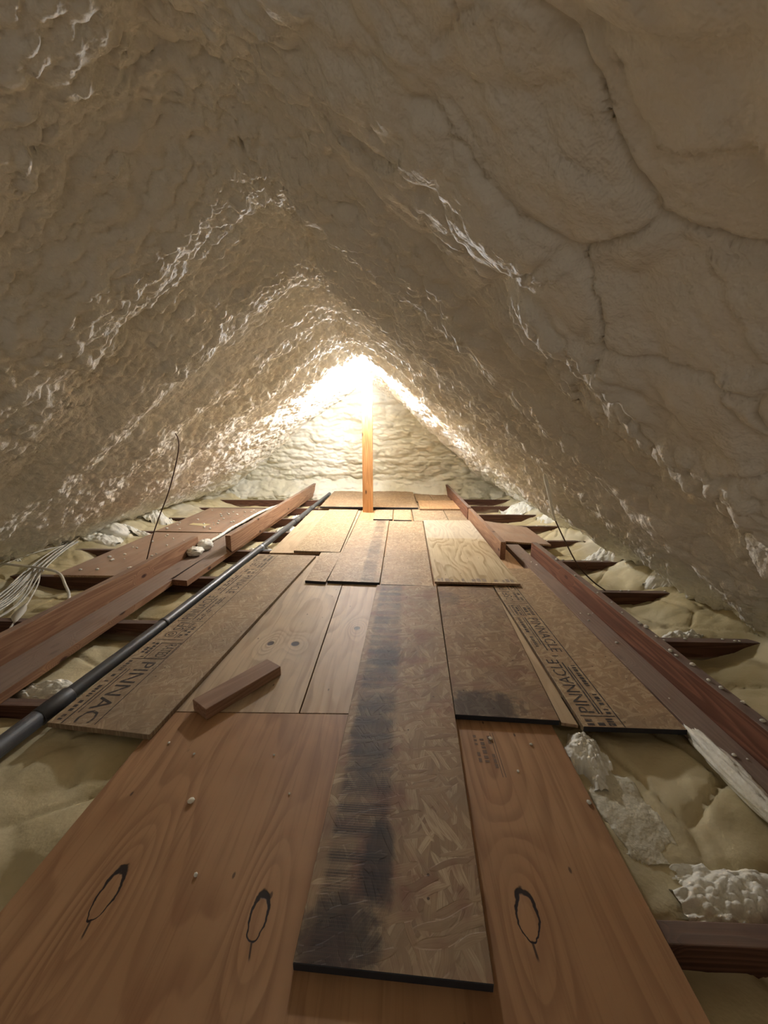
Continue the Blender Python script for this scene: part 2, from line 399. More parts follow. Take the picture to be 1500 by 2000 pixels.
m_rip = np.maximum(m_rip, 0.5 * (1 - nr))
d += 0.036 * dome((SS + wx1) * 3.2, (YY + wx2) * 3.6, 41)
d += 0.046 * m_lob * dome((SS + wx1) * 5.6, (YY + wx2) * 7.5, 43)
d += 0.030 * (0.35 + 0.65 * m_rip) * dome((SS + wx1) * 9.0, (YY + wx2) * 13.0, 47)
d += 0.030 * (0.24 + 0.78 * m_rip) * dome((SS + wx2 * 0.5) * 16.0, (YY + wx1 * 0.5) * 24.0, 53)
d += 0.019 * (0.16 + 0.88 * m_rip) * dome((SS + wx1 * 0.3) * 30.0, YY * 42.0, 59)
k1, k2, _k = worley((SS + wx1 * 1.5) * 3.4, (YY + wx2 * 1.5) * 4.2, 45)
d -= 0.022 * np.exp(-((k2 - k1) / 0.045) ** 2) * nr
d += 0.035 * (fbm(SS * 1.1, YY * 1.1, 61) - 0.5)
# slits left along the ridge board where two passes of foam meet
ridge_s = S[np.argmax(pz_)]
for (ys, ds_, ln) in ((1.33, -0.02, 0.024), (1.60, 0.01, 0.018)):
    d -= 0.05 * np.exp(-((SS - ridge_s - ds_) / 0.010) ** 2) * np.exp(-((YY - ys) / ln) ** 4)
P = np.stack([XX + nx_[:, None] * d, YY, pz_[:, None] + nz_[:, None] * d], -1)
up = np.clip(1 - YY / 4.5, 0, 1.2)            # the ridge climbs a little towards the near end
hz = np.clip(P[..., 2], 0, 2) / 1.9
P[..., 0] -= 0.07 * up * hz; P[..., 2] += 0.15 * up * hz
ceiling = tag(link('ceiling', grid_mesh('ceiling', P, FOAM, tone=sstep(0.38, 0.62, 0.6 * fbm(SS * 1.3, YY * 1.3, 97) + 0.4 * fbm(SS * 8, YY * 8, 98)))), 'cream spray foam covering both roof slopes up to the ridge', None, None, 'structure')

# gable wall at the far end
gx = np.linspace(-3.6, 2.5, 470); gz = np.linspace(-0.3, 2.0, 210)
GX, GZ = np.meshgrid(gx, gz, indexing='ij')
wv1 = 0.10 * (fbm(GX * 2.5, GZ * 2.5, 71) - 0.5)
dd = 0.045 * dome(GX * 3.0, (GZ + wv1) * 9.0, 73) + 0.034 * dome((GX + wv1) * 6.0, (GZ + wv1 * 1.3) * 17.0, 75)
dd += 0.014 * dome(GX * 14.0, (GZ + wv1) * 30.0, 77) + 0.07 * (fbm(GX * 1.3, GZ * 1.6, 79) - 0.5)
dd += 0.16 * sstep(0.25, -0.05, GZ) * (0.5 + fbm(GX * 2, GZ * 0, 80))
PW = np.stack([GX, 6.47 - 2.1 * dd - 0.30 * np.clip(GZ - 0.1, 0, 3), GZ], -1)
wall_back = tag(link('wall_back', grid_mesh('wall_back', PW, FOAM_WALL, True, tone=sstep(0.38, 0.62, fbm(GX * 2, GZ * 2, 99)))), 'rippled spray-foamed gable wall behind the wooden post', None, None, 'structure')

# foam in the joist bays
JL = [-0.04, 0.58, 1.19, 1.81, 2.45, 3.07, 3.70, 4.33, 4.97, 5.60, 6.2]
JR = [0.015, 0.584, 1.715, 2.295, 2.885, 3.47, 4.05, 4.64, 5.20, 5.75, 6.28]
fx = np.linspace(-3.7, 2.6, 520); fy = np.linspace(-1.25, 6.6, 620)
FX, FY = np.meshgrid(fx, fy, indexing='ij')
wz = 0.12 * (fbm(FX * 2, FY * 2, 81) - 0.5)
fz = -0.118 + 0.05 * (fbm(FX * 1.6, FY * 2.6, 83) - 0.35) + 0.035 * dome((FX + wz) * 4.0, (FY + wz) * 4.4, 85) + 0.012 * dome((FX + wz) * 9, (FY - wz) * 9, 87)
near = np.full(FX.shape, 9.0)
for yj in JL: near = np.where(FX < -0.3, np.minimum(near, np.abs(FY - yj)), near)
for yj in JR: near = np.where(FX >= -0.3, np.minimum(near, np.abs(FY - yj)), near)
fz -= 0.03 * np.exp(-(near / 0.07) ** 2)
eave = np.maximum(sstep(-2.25, -3.1, FX + wz), sstep(1.35, 2.05, FX + wz))
lump = dome((FX + wz) * 7, (FY + wz) * 6, 91) ; lump2 = dome(FX * 18, FY * 16, 93)
fz += eave * (0.15 + 0.035 * lump + 0.008 * lump2) + sstep(0.05, 0.4, eave) * 0.02 * lump
fz += 0.05 * sstep(1.5, 1.05, FY) + 0.015 * sstep(1.35, 1.15, FY) * sstep(0.9, 1.1, FY) * (FX > 0.4)
c1, c2, _c = worley((FX + wz) * 3.1, (FY + wz) * 3.4, 89)
fz -= 0.014 * np.exp(-((c2 - c1) / 0.05) ** 2) * (0.4 + vnoise(FX * 4, FY * 4, 90))
fresh = eave * sstep(0.45, 0.7, fbm(FX * 2.5, FY * 2.5, 95)) * 0.7
floor = tag(link('floor', grid_mesh('floor', np.stack([FX, FY, fz], -1), FOAM_FLOOR, False, fresh, sstep(0.35, 0.65, fbm(FX * 3, FY * 3, 96)))), 'yellow-brown spray foam filling the bays between joists', None, None, 'structure')
def floor_z(x, y):
    i = int(np.clip(np.searchsorted(fx, x), 0, len(fx) - 1)); j = int(np.clip(np.searchsorted(fy, y), 0, len(fy) - 1))
    return float(fz[i, j])
def floor_zv(x, y):
    i = np.clip((x - fx[0]) / (fx[1] - fx[0]), 0, len(fx) - 2.001); j = np.clip((y - fy[0]) / (fy[1] - fy[0]), 0, len(fy) - 2.001)
    i0 = i.astype(int); j0 = j.astype(int); u = i - i0; w = j - j0
    return fz[i0, j0] * (1 - u) * (1 - w) + fz[i0 + 1, j0] * u * (1 - w) + fz[i0, j0 + 1] * (1 - u) * w + fz[i0 + 1, j0 + 1] * u * w
def roof_pt(x, y, inset=0.0):
    i = int(np.argmin(np.abs(P[:, NY // 2, 0] - x))); j = int(np.argmin(np.abs(yy - y)))
    return Vector(P[i, j]) + Vector((nx_[i], 0, nz_[i])) * inset

# ------------------------------------------------------------------ joists
ORD = ['nearest', 'second', 'third', 'fourth', 'fifth', 'sixth', 'seventh', 'eighth', 'ninth', 'tenth', 'eleventh', 'twelfth']
def box_verts(x0, x1, y0, y1, z0, z1):
    V = [(x, y, z) for z in (z0, z1) for y in (y0, y1) for x in (x0, x1)]
    Fc = [(0, 2, 3, 1), (4, 5, 7, 6), (0, 1, 5, 4), (2, 6, 7, 3), (0, 4, 6, 2), (1, 3, 7, 5)]
    return V, Fc
def box_obj(name, x0, x1, y0, y1, z0, z1, mat, along='y', bev=0.0025, parent=None):
    """board whose local Y runs along its length; origin at its middle, base of the box"""
    c = ((x0 + x1) / 2, (y0 + y1) / 2, (z0 + z1) / 2); hx, hy, hz = (x1 - x0) / 2, (y1 - y0) / 2, (z1 - z0) / 2
    rot = (0, 0, 0)
    if along == 'x': hx, hy = hy, hx; rot = (0, 0, -math.pi / 2)
    if along == 'z': hy, hz = hz, hy; rot = (math.pi / 2, 0, 0)
    V, Fc = box_verts(-hx, hx, -hy, hy, -hz, hz)
    o = link(name, mesh_from(name, V, Fc, [mat]), parent, c, rot)
    if bev:
        b = o.modifiers.new('bevel', 'BEVEL'); b.width = bev; b.segments = 2
    return o
JT = -0.016
for i, y in enumerate(JL[2:]):
    o = box_obj('joist', -3.05, -0.32, y, y + 0.04, JT - 0.14, JT, JOIST, 'x')
    tag(o, f'dark joist crossing the left side, {ORD[i]} of those seen left of the deck', 'joist', 'ceiling joists on the left')
for i, y in enumerate(JR[1:]):
    o = box_obj('joist', -0.28, 2.12, y, y + 0.04, JT - 0.14, JT, JOIST, 'x')
    tag(o, f'dark joist crossing the right side, {ORD[i]} of those seen right of the deck', 'joist', 'ceiling joists on the right')

# ------------------------------------------------------------------ sheets and boards of the walkway
def slab(name, corners, ztop, th, mat, edge, label, cat, group=None, front=None, bev=0.0012):
    """corners: front-left, front-right, back-right, back-left (x, y). Local origin at front-left on top, local Y along the left edge"""
    o0 = Vector((corners[0][0], corners[0][1])); ax = Vector(corners[3]) - o0; ang = math.atan2(-ax.x, ax.y)
    ca, sa = math.cos(-ang), math.sin(-ang)
    L = []
    for c in corners:
        dx, dy = c[0] - o0.x, c[1] - o0.y
        L.append((dx * ca - dy * sa, dx * sa + dy * ca))
    V = [(x, y, -th) for x, y in L] + [(x, y, 0) for x, y in L]
    Fc = [(3, 2, 1, 0), (4, 5, 6, 7), (0, 1, 5, 4), (1, 2, 6, 5), (2, 3, 7, 6), (3, 0, 4, 7)]
    me = mesh_from(name, V, Fc, [mat, edge, front or edge], [0, 0, 2, 1, 1, 1])
    o = link(name, me, None, (o0.x, o0.y, ztop), (0, 0, ang))
    if bev:
        b = o.modifiers.new('bevel', 'BEVEL'); b.width = bev; b.segments = 1
    return tag(o, label, cat, group)

# local coordinates of plugs in the foreground sheet: origin (-0.79, -1.2)
PLY_A = mat_ply('plywood_foreground', (0.41, 0.23, 0.115), (0.48, 0.285, 0.15), (0.23, 0.105, 0.048), 17.0, 2.6, 0.65,
                plugs=[(0.193, 1.822, 0.0185, 0.046, 0.0), (0.521, 1.792, 0.0165, 0.040, -0.03), (1.056, 1.812, 0.0205, 0.042, 0.10)], contrast=0.52)
PLY_D = mat_ply('plywood_two_knots', (0.54, 0.41, 0.265), (0.64, 0.51, 0.35), (0.27, 0.175, 0.10), 17.0, 2.4, 0.5,
                knots=[(0.43, 0.455, 0.016, 0.021, 0.2), (0.543, 0.455, 0.020, 0.022, -0.3)], contrast=0.5, grey=0.22, off=(3.1, 0, 0))
PLY_E = mat_ply('plywood_one_knot', (0.55, 0.40, 0.245), (0.64, 0.49, 0.32), (0.28, 0.17, 0.09), 18.0, 2.4, 0.5,
                knots=[(0.142, 0.60, 0.016, 0.018, 0.0)], contrast=0.55, grey=0.2, off=(8.1, 2, 0))
PLY_K = mat_ply('plywood_swirl_grain', (0.56, 0.45, 0.28), (0.63, 0.53, 0.35), (0.33, 0.22, 0.10), 19.0, 3.0, 0.8, contrast=0.8, whit=(1.02, 1.85), off=(1.3, 5, 0))
PLY_P = mat_ply('plywood_pale', (0.56, 0.42, 0.26), (0.63, 0.49, 0.32), (0.38, 0.25, 0.14), 16.0, 2.8, 0.6, contrast=0.5, off=(5.5, 1, 0))
PLY_O = mat_ply('plywood_orange', (0.56, 0.33, 0.16), (0.62, 0.40, 0.22), (0.38, 0.19, 0.09), 16.0, 2.8, 0.8, contrast=0.5, off=(2.5, 7, 0))
PLY_L = mat_ply('plywood_dusty_brown', (0.40, 0.265, 0.18), (0.46, 0.315, 0.22), (0.28, 0.165, 0.105), 6.0, 2.2, 0.5, contrast=0.35, grey=0.3, off=(6.5, 3, 0))
OSB_B = mat_osb('osb_long_centre', (0.98, 0.94, 0.88), 0.35, 0.8, (0.015, 0.175, 0.95, 0.7), [(0.07, 0.04, 0.10, 0.08, 0.75), (0.135, 0.17, 0.045, 0.12, 0.75), (0.085, 0.56, 0.075, 0.2, 0.6), (0.11, 0.98, 0.08, 0.11, 0.65)], 0.6)
OSB_C = mat_osb('osb_greyed', (1.05, 1.04, 1.02), 0.5, 1.15, contrast=0.55)
OSB_F = mat_osb('osb_dark_coarse', (0.85, 0.78, 0.70), 0.5, 0.85, None, [(0.10, 0.05, 0.16, 0.10, 0.75), (0.03, 0.95, 0.10, 0.12, 0.45)], 0.35)
OSB_H = mat_osb('osb_tan', (1.08, 1.03, 0.95), 0.3, 1.1, contrast=0.6)
OSB_L = mat_osb('osb_tan_scuffed', (1.18, 1.16, 1.12), 0.3, 1.3)
OSB_M = mat_osb('osb_with_grey_band', (1.18, 1.16, 1.12), 0.3, 1.3, (0.20, 0.32, 0.75, 0.6))
OSB_O = mat_osb('osb_yellowish', (1.22, 1.22, 1.12), 0.12, 1.8)
OSB_R = mat_osb('osb_far_brown', (1.0, 0.90, 0.80), 0.25, 1.3)

WG = 'loose sheets making the walkway'
slab('plywood_sheet', [(-0.79, -1.2), (0.517, -1.2), (0.517, 1.176), (-0.79, 1.157)], 0, 0.0152, PLY_A, PLY_EDGE,
     'wide orange plywood sheet in the foreground with three oval patches', 'plywood', WG)
slab('plywood_sheet', [(-1.0, 1.1565), (-0.331, 1.1660), (-0.348, 2.92), (-1.005, 2.92)], 0, 0.0152, PLY_D, PLY_EDGE,
     'pale plywood sheet with two dark knot holes beside the wood offcut', 'plywood', WG)
slab('plywood_sheet', [(-0.327, 1.1665), (0.19, 1.1745), (0.19, 2.92), (-0.344, 2.92)], 0, 0.0152, PLY_E, PLY_EDGE,
     'narrow strip of plywood with one small knot left of the long centre board', 'plywood', WG)
slab('plywood_sheet', [(0.195, 1.28), (0.915, 1.28), (0.915, 3.15), (0.195, 3.15)], 0, 0.0152, PLY_O, PLY_EDGE,
     'orange plywood showing between the swirl-grained panel and the right-hand rails', 'plywood', WG)
slab('plywood_sheet', [(-1.025, 2.99), (-0.44, 2.99), (-0.44, 4.78), (-1.06, 4.78)], 0, 0.0152, PLY_P, PLY_EDGE,
     'pale yellow plywood strip along the pipe, partly under a yellowish board', 'plywood', WG)
slab('plywood_sheet', [(-0.435, 2.93), (0.19, 2.93), (0.19, 4.85), (-0.435, 4.85)], 0, 0.0152, PLY_O, PLY_EDGE,
     'reddish plywood showing at the foot of the post', 'plywood', WG)
slab('plywood_sheet', [(0.195, 3.155), (0.83, 3.155), (0.83, 6.33), (0.195, 6.33)], 0, 0.0152, PLY_P, PLY_EDGE,
     'plywood running under the boards beside the far right rail', 'plywood', WG)
slab('plywood_sheet', [(-1.0, 4.86), (0.19, 4.86), (0.19, 6.33), (-1.0, 6.33)], 0, 0.0152, PLY_L, PLY_EDGE,
     'dark plywood underneath the raised platform at the gable wall', 'plywood', WG)
T1 = 0.0195; TH = 0.0185
slab('osb_board', [(-0.179, 0.515), (0.172, 0.498), (0.250, 2.276), (-0.117, 2.288)], T1, TH, OSB_B, OSB_EDGE,
     'long centre strand board with a worn black band along its left side', 'board', WG, EDGE_BLACK)
C = slab('osb_board', [(-1.134, 1.072), (-0.766, 1.030), (-0.620, 2.868), (-1.078, 2.893)], T1, TH, OSB_C, OSB_EDGE,
     'greyed strand board with printed strip lying beside the pipe on the left', 'board', WG)
slab('osb_board', [(0.202, 1.152), (0.540, 1.134), (0.598, 2.285), (0.258, 2.276)], T1, TH, OSB_F, OSB_EDGE,
     'dark coarse-flaked strand board right of the long centre board', 'board', WG, EDGE_BLACK)
Hb = slab('osb_board', [(0.606, 1.110), (0.928, 1.105), (0.935, 2.62), (0.604, 2.62)], T1, TH, OSB_H, OSB_EDGE,
     'tan strand board with printed strip lying against the right-hand flat rail', 'board', WG, EDGE_BLACK)
slab('wood_strip', [(0.546, 1.135), (0.596, 1.125), (0.598, 2.2), (0.600, 2.27)], 0.012, 0.0115, PLY_P, PLY_EDGE,
     'thin pale wood strip wedged between two strand boards on the right', 'wood strip')
slab('plywood_sheet', [(0.242, 2.303), (0.763, 2.282), (0.780, 4.08), (0.289, 4.08)], T1 + 0.0195, TH - 0.004, PLY_K, PLY_EDGE,
     'plywood panel with bold swirling grain and a whitish far half', 'plywood', WG)
slab('osb_board', [(-0.093, 2.294), (0.232, 2.276), (0.284, 4.10), (-0.066, 4.11)], T1, TH, OSB_L, OSB_EDGE,
     'plain scuffed strand board left of the swirl-grained panel', 'board', WG, EDGE_BLACK)
slab('osb_board', [(-0.440, 2.345), (-0.104, 2.322), (-0.078, 4.14), (-0.418, 4.13)], T1, TH, OSB_M, OSB_EDGE,
     'strand board with a grey band along its right side, in front of the post', 'board', WG, EDGE_BLACK)
slab('osb_board', [(-0.583, 2.345), (-0.447, 2.328), (-0.428, 2.955), (-0.596, 2.952)], T1, TH, OSB_L, OSB_EDGE,
     'short narrow strand board scrap at the front left of the grey-banded board', 'board', WG, EDGE_BLACK)
slab('osb_board', [(-0.825, 2.99), (-0.448, 2.962), (-0.474, 4.745), (-0.838, 4.75)], T1, TH, OSB_O, OSB_EDGE,
     'yellowish strand board lying on pale plywood near the pipe', 'board', WG)
slab('osb_board', [(-0.255, 4.20), (-0.042, 4.19), (-0.040, 4.76), (-0.258, 4.75)], T1 , TH, OSB_L, OSB_EDGE,
     'small square strand board next to the foot of the post', 'board', WG, EDGE_BLACK)
slab('osb_board', [(-0.028, 4.17), (0.168, 4.15), (0.178, 4.77), (-0.027, 4.76)], T1, TH, OSB_O, OSB_EDGE,
     'small square strand board second from the foot of the post', 'board', WG, EDGE_BLACK)
slab('osb_board', [(0.192, 4.112), (0.566, 4.122), (0.578, 4.79), (0.194, 4.78)], T1, TH, OSB_L, OSB_EDGE,
     'far strand board behind the whitish end of the swirl-grained panel', 'board', WG)
slab('osb_board', [(0.572, 4.122), (0.784, 4.11), (0.785, 4.79), (0.584, 4.79)], T1, TH, OSB_H, OSB_EDGE,
     'narrow far strand board against the right rail behind the swirl-grained panel', 'board', WG)
# raised platform at the far end, on battens
slab('osb_platform', [(-0.965, 4.81), (0.270, 4.77), (0.256, 6.32), (-1.0, 6.33)], 0.044, 0.0185, OSB_R, OSB_EDGE,
     'wide brown strand board platform against the gable wall behind the post', 'board', WG, EDGE_BLACK)
box_obj('wood_batten', -0.95, -0.62, 4.87, 4.91, 0.0005, 0.025, PLY_P, 'x')
tag(bpy.data.objects['wood_batten'], 'short pale batten under the front left of the far platform', 'batten')
o = box_obj('wood_batten', -0.3, 0.22, 5.3, 5.34, 0.0005, 0.025, LUM_FLAT_R, 'x'); tag(o, 'dark batten under the middle of the far platform', 'batten')
o = box_obj('wood_batten', -0.9, 0.22, 6.2, 6.24, 0.0005, 0.025, LUM_FLAT_R, 'x'); tag(o, 'dark batten under the back of the far platform by the gable', 'batten')
slab('wood_plank', [(0.290, 4.72), (0.783, 4.72), (0.783, 5.35), (0.296, 5.33)], 0.040, 0.019, PLY_O, PLY_EDGE,
     'bright orange plank right of the far platform', 'plank', WG)
slab('osb_board', [(0.280, 5.36), (0.52, 5.36), (0.51, 6.3), (0.27, 6.3)], T1, TH, OSB_R, OSB_EDGE,
     'brown strand board piece in the far corner beside the platform', 'board', WG)
slab('osb_board', [(0.525, 5.36), (0.78, 5.36), (0.77, 6.28), (0.515, 6.28)], T1, TH, OSB_R, OSB_EDGE,
     'brown strand board piece in the far corner against the right rail', 'board', WG)
# loose panels beyond the rails
slab('plywood_sheet', [(-2.33, 2.44), (-1.64, 2.44), (-1.64, 3.60), (-2.36, 3.62)], 0, 0.0152, PLY_L, PLY_EDGE,
     'dusty brown panel behind the near left rail, speckled with foam crumbs', 'plywood', 'panels on the joists outside the rails')
slab('plywood_sheet', [(-2.38, 3.66), (-1.68, 3.62), (-1.68, 4.84), (-2.41, 4.88)], 0.003, 0.017, PLY_L, PLY_EDGE,
     'farther brown panel on the left with a small yellow card on it', 'plywood', 'panels on the joists outside the rails')
slab('plywood_sheet', [(0.93, 3.42), (1.345, 3.30), (1.345, 3.95), (0.93, 4.27)], 0, 0.0152, PLY_L, PLY_EDGE,
     'slanting cut panel on the right joists behind the rail end', 'plywood', 'panels on the joists outside the rails')
slab('yellow_card', [(-2.19, 3.93), (-1.98, 3.87), (-1.97, 3.97), (-2.18, 4.01)], 0.0045, 0.001, CARD, CARD,
     'small yellow card lying on the farther left panel', 'card', bev=0)

# ------------------------------------------------------------------ rails: lumber on edge and lumber laid flat
o = box_obj('lumber_rail', 1.042, 1.084, -0.6, 2.93, JT, 0.124, LUM_RAIL_R); tag(o, 'long reddish rail standing on edge along the right, foam crumbs on top', 'lumber', 'rails')
o = box_obj('lumber_rail', 0.792, 0.832, 2.87, 4.235, 0.0005, 0.14, LUM_RAIL_L); tag(o, 'rail on edge right of the swirl-grained panel, dark end facing front', 'lumber', 'rails')
o = box_obj('lumber_rail', 0.786, 0.826, 4.245, 6.35, 0.0005, 0.148, LUM_RAIL_R); tag(o, 'far right rail on edge running up to the gable wall', 'lumber', 'rails')
o = box_obj('lumber_rail', -1.34, -1.298, 2.91, 6.30, 0.0225, 0.162, LUM_RAIL_L); tag(o, 'long far left rail on edge beside the pipe, dark end facing front', 'lumber', 'rails')
o = box_obj('lumber_rail', -1.636, -1.594, -0.2, 2.98, JT, 0.135, LUM_RAIL_L); tag(o, 'near left rail on edge, orange-brown with dark knots', 'lumber', 'rails')
slab('flat_lumber', [(0.940, -0.6), (1.038, -0.6), (1.038, 3.22), (0.930, 3.22)], 0.022, 0.038, LUM_FLAT_R, LUM_FLAT_R,
     'dusty board laid flat between the tan strand board and the reddish rail', 'lumber', 'flat boards beside the rails')
slab('flat_lumber', [(-1.59, -0.2), (-1.405, -0.2), (-1.462, 3.95), (-1.59, 3.95)], 0.022, 0.038, LUM_FLAT_R, LUM_RAIL_L,
     'board laid flat against the near left rail', 'lumber', 'flat boards beside the rails')
slab('flat_lumber', [(-1.456, 2.33), (-1.335, 2.31), (-1.300, 6.2), (-1.44, 6.2)], 0.022, 0.038, LUM_FLAT_R, LUM_RAIL_L,
     'farther left board laid flat, its dark cut end showing beside the pipe', 'lumber', 'flat boards beside the rails', LUM_RAIL_R)

# ------------------------------------------------------------------ post and lamp
post = thing('post', 'upright orange fir post standing on the deck before the gable wall', 'post', (-0.33, 4.66, 0.001))
a = box_obj('stud', -0.376, -0.284, 4.645, 4.683, 0.001, 1.60, LUM_POST, 'z'); a.parent = post; a.location -= post.location
a = box_obj('side_strip', -0.411, -0.377, 4.668, 4.706, 0.001, 1.60, LUM_POST, 'z'); a.parent = post; a.location -= post.location
def lathe(name, prof, mat, parent, loc, rot=(0, 0, 0), seg=20):
    V = []; Fc = []
    for r, z in prof:
        for k in range(seg):
            t = 2 * math.pi * k / seg; V.append((r * math.cos(t), r * math.sin(t), z))
    for i in range(len(prof) - 1):
        for k in range(seg):
            k2 = (k + 1) % seg; Fc.append((i * seg + k, i * seg + k2, (i + 1) * seg + k2, (i + 1) * seg + k))
    Fc.append(tuple(range(seg))[::-1]); Fc.append(tuple((len(prof) - 1) * seg + k for k in range(seg)))
    return link(name, mesh_from(name, V, Fc, [mat], smooth=True), parent, loc, rot)
BULB = Vector((-0.418, 4.565, 1.478))
lamp = thing('bulb_lamp', 'glowing round bulb in a porcelain holder at the top of the post', 'lamp', (BULB.x, BULB.y, BULB.z))
gb = G('bulb_glow')
em = gb.n('ShaderNodeEmission'); em.inputs[0].default_value = (0.93, 0.95, 1.0, 1); em.inputs[1].default_value = BULB_STRENGTH
gb.t.links.new(em.outputs[0], gb.t.nodes['Material Output'].inputs['Surface'])
lathe('bulb', [(0.002, -0.05), (0.02, -0.046), (0.036, -0.035), (0.047, -0.018), (0.05, 0), (0.047, 0.018), (0.036, 0.036), (0.022, 0.052), (0.016, 0.06)], gb.m, lamp, (0, 0, 0))
lathe('lamp_holder', [(0.022, 0.058), (0.026, 0.062), (0.028, 0.08), (0.05, 0.088), (0.055, 0.10), (0.055, 0.112)], PORC, lamp, (0, 0, 0))

# ------------------------------------------------------------------ pipe
pipe = thing('pipe', 'grey plastic pipe running along the left of the walkway', 'pipe', (-1.15, 0.3, 0.0))
def ppos(y): return Vector((np.interp(y, [0.3, 0.98, 1.75, 3.05, 4.2, 6.0], [-1.222, -1.198, -1.160, -1.130, -1.098, -1.065]), y, 0.010))
pb = Vector(pipe.location)
pl = [ppos(y) - pb for y in np.linspace(0.3, 6.1, 30)]
link('pipe_run', tube_mesh('pipe_run', pl, 0.0255, PIPE, 18), pipe)
def ringpart(name, y0, y1, r, mat):
    ys = [y0, y0, y0 + 0.003, y1 - 0.003, y1, y1]; rs = [0.0256, r - 0.002, r, r, r - 0.002, 0.0256]
    pts = [ppos(y + k * 1e-4) - pb for k, y in enumerate(ys)]
    return link(name, tube_mesh(name, pts, rs, mat, 18, False), pipe)
ringpart('coupling', 1.10, 1.22, 0.0315, PIPE_D)
ringpart('coupling', 1.755, 1.775, 0.0285, PIPE_D)
ringpart('coupling', 4.05, 4.22, 0.030, PIPE)
ringpart('coupling', 4.78, 4.92, 0.030, PIPE)
link('pipe_sleeve', tube_mesh('pipe_sleeve', [ppos(y) - pb for y in (0.3, 0.7, 1.10)], 0.029, PIPE_D, 18), pipe)
st = ringpart('strap', 3.085, 3.11, 0.0275, STEEL)
V, Fc = box_verts(0.0, 0.075, -0.012, 0.012, -0.001, 0.001); p = ppos(3.1) - pb
link('strap_tail', mesh_from('strap_tail', V, Fc, [STEEL]), pipe, (p.x + 0.02, p.y, p.z - 0.0225))

# ------------------------------------------------------------------ wood offcut
blk = box_obj('wood_offcut', -0.043, 0.043, -0.155, 0.155, 0, 0.040, LUM_BLOCK)
blk.location = (-0.577, 1.273, 0.0205); blk.rotation_euler = (0, 0, -math.radians(35.0))
tag(blk, 'short wood offcut lying askew on the pale plywood', 'wood offcut')

# ------------------------------------------------------------------ hanging wires and the cable bundle
def wire(name, pts, r, mat, label, cat, group=None, n=8):
    b = Vector(pts[-1]); pp = [q - b for q in spline(pts, n)]
    rr = r if not isinstance(r, (tuple, list)) else [np.interp(i / (len(pp) - 1), [0, 1], r) for i in range(len(pp))]
    o = link(name, tube_mesh(name, pp, list(rr) if isinstance(rr, list) else rr, mat, 7), None, b)
    return tag(o, label, cat, group)
tp = roof_pt(-1.60, 2.85)
wire('hanging_wire', [(tp.x - 0.05, 2.85, tp.z + 0.05), (-1.60, 2.85, 0.90), (-1.63, 2.85, 0.745), (-1.71, 2.84, 0.515), (-1.79, 2.83, 0.34), (-1.85, 2.81, 0.185), (-1.90, 2.78, 0.003)],
     0.0042, CABLE_D, 'thin brown wire hanging from the left roof slope to the dusty panel', 'wire')
tp = roof_pt(0.93, 2.47)
rw = thing('hanging_wire', 'wire hanging from the right roof slope down to a joist', 'wire', (1.30, 2.31, -0.012))
b = Vector(rw.location)
pts = [Vector(q) for q in ((tp.x + 0.03, 2.47, tp.z + 0.04), (0.924, 2.455, 0.70), (0.955, 2.45, 0.588), (0.992, 2.45, 0.45), (1.012, 2.45, 0.40))]
pp = [q - b for q in spline(pts, 6)]
o = link('foam_coat', tube_mesh('foam_coat', pp, [0.006 + 0.007 * math.sin(math.pi * min(1, i / len(pp) * 1.25)) * (0.8 + 0.4 * random.random()) for i in range(len(pp))], FOAM_WHITE, 9), rw)
o['label'] = 'cream foam coating the upper part of the wire'
pts = [Vector(q) for q in ((1.012, 2.45, 0.40), (1.09, 2.45, 0.256), (1.16, 2.40, 0.119), (1.235, 2.35, 0.035), (1.30, 2.315, -0.012))]
link('wire_run', tube_mesh('wire_run', [q - b for q in spline(pts, 6)], 0.0042, CABLE_D, 7), rw)

# bundle of cables coming out of the foam at the left eave
src = Vector((-2.80, 3.20, 0.03))
rg = random.Random(3)
for i in range(13):   # upper fan, towards the left edge
    t = i / 12
    e = (-3.02 + 0.28 * t + rg.uniform(-.02, .02), 2.52 - 0.16 * t, 0.02 + rg.uniform(-.015, .02))
    m = Vector(src).lerp(Vector(e), 0.5) + Vector((0.02 * rg.uniform(-1, 1), 0, 0.02 + 0.02 * rg.random()))
    far = Vector(e) + (Vector(e) - m) * 1.2; far.z = -0.01
    wire('cable', [src + Vector((0.02, 0.06, 0.02)), src + Vector((0.004 * (i - 6), rg.uniform(-.02, .02), rg.uniform(-.02, .02))), m, e, far], 0.0048, CABLE, 'off-white cable in the upper fan of the bundle at the left eave', 'cable', 'upper fan of cables', 6)
for i in range(15):   # lower fan, towards the near left over the joists
    t = i / 14
    e = (-2.33 + 0.13 * t + rg.uniform(-.02, .02), 1.92 + 0.10 * t, -0.01 + rg.uniform(-.03, .01))
    k = (-2.55 + 0.12 * t + rg.uniform(-.015, .015), 2.46, 0.0 + 0.022 * rg.random())
    m = Vector(src).lerp(Vector(k), 0.5) + Vector((0.03 * rg.uniform(-.5, 1), 0, 0.03 * rg.random()))
    far = Vector(e) + Vector((0.15 * (t - .8), -0.45, -0.02))
    wire('cable', [src + Vector((0.02, 0.06, 0.02)), src + Vector((0.004 * (i - 6), rg.uniform(-.02, .02), rg.uniform(-.02, .02))), m, k, e, far], 0.0048, CABLE, 'off-white cable in the lower fan of the bundle crossing the left joists', 'cable', 'lower fan of cables', 6)
wire('cable', [(-3.0, 2.56, 0.06), (-2.65, 2.50, 0.045), (-2.42, 2.47, 0.035), (-2.25, 2.40, 0.025), (-2.13, 2.30, -0.015), (-2.06, 2.24, -0.05), (-2.0, 2.16, -0.07)], 0.0085, CABLE,
     'thicker cable curving over the bundle and down past the joist', 'cable')
tc = thing('tagged_cable', 'single cable with a flat torn flap dropping to the near left rail', 'cable', (-1.72, 1.5, -0.05))
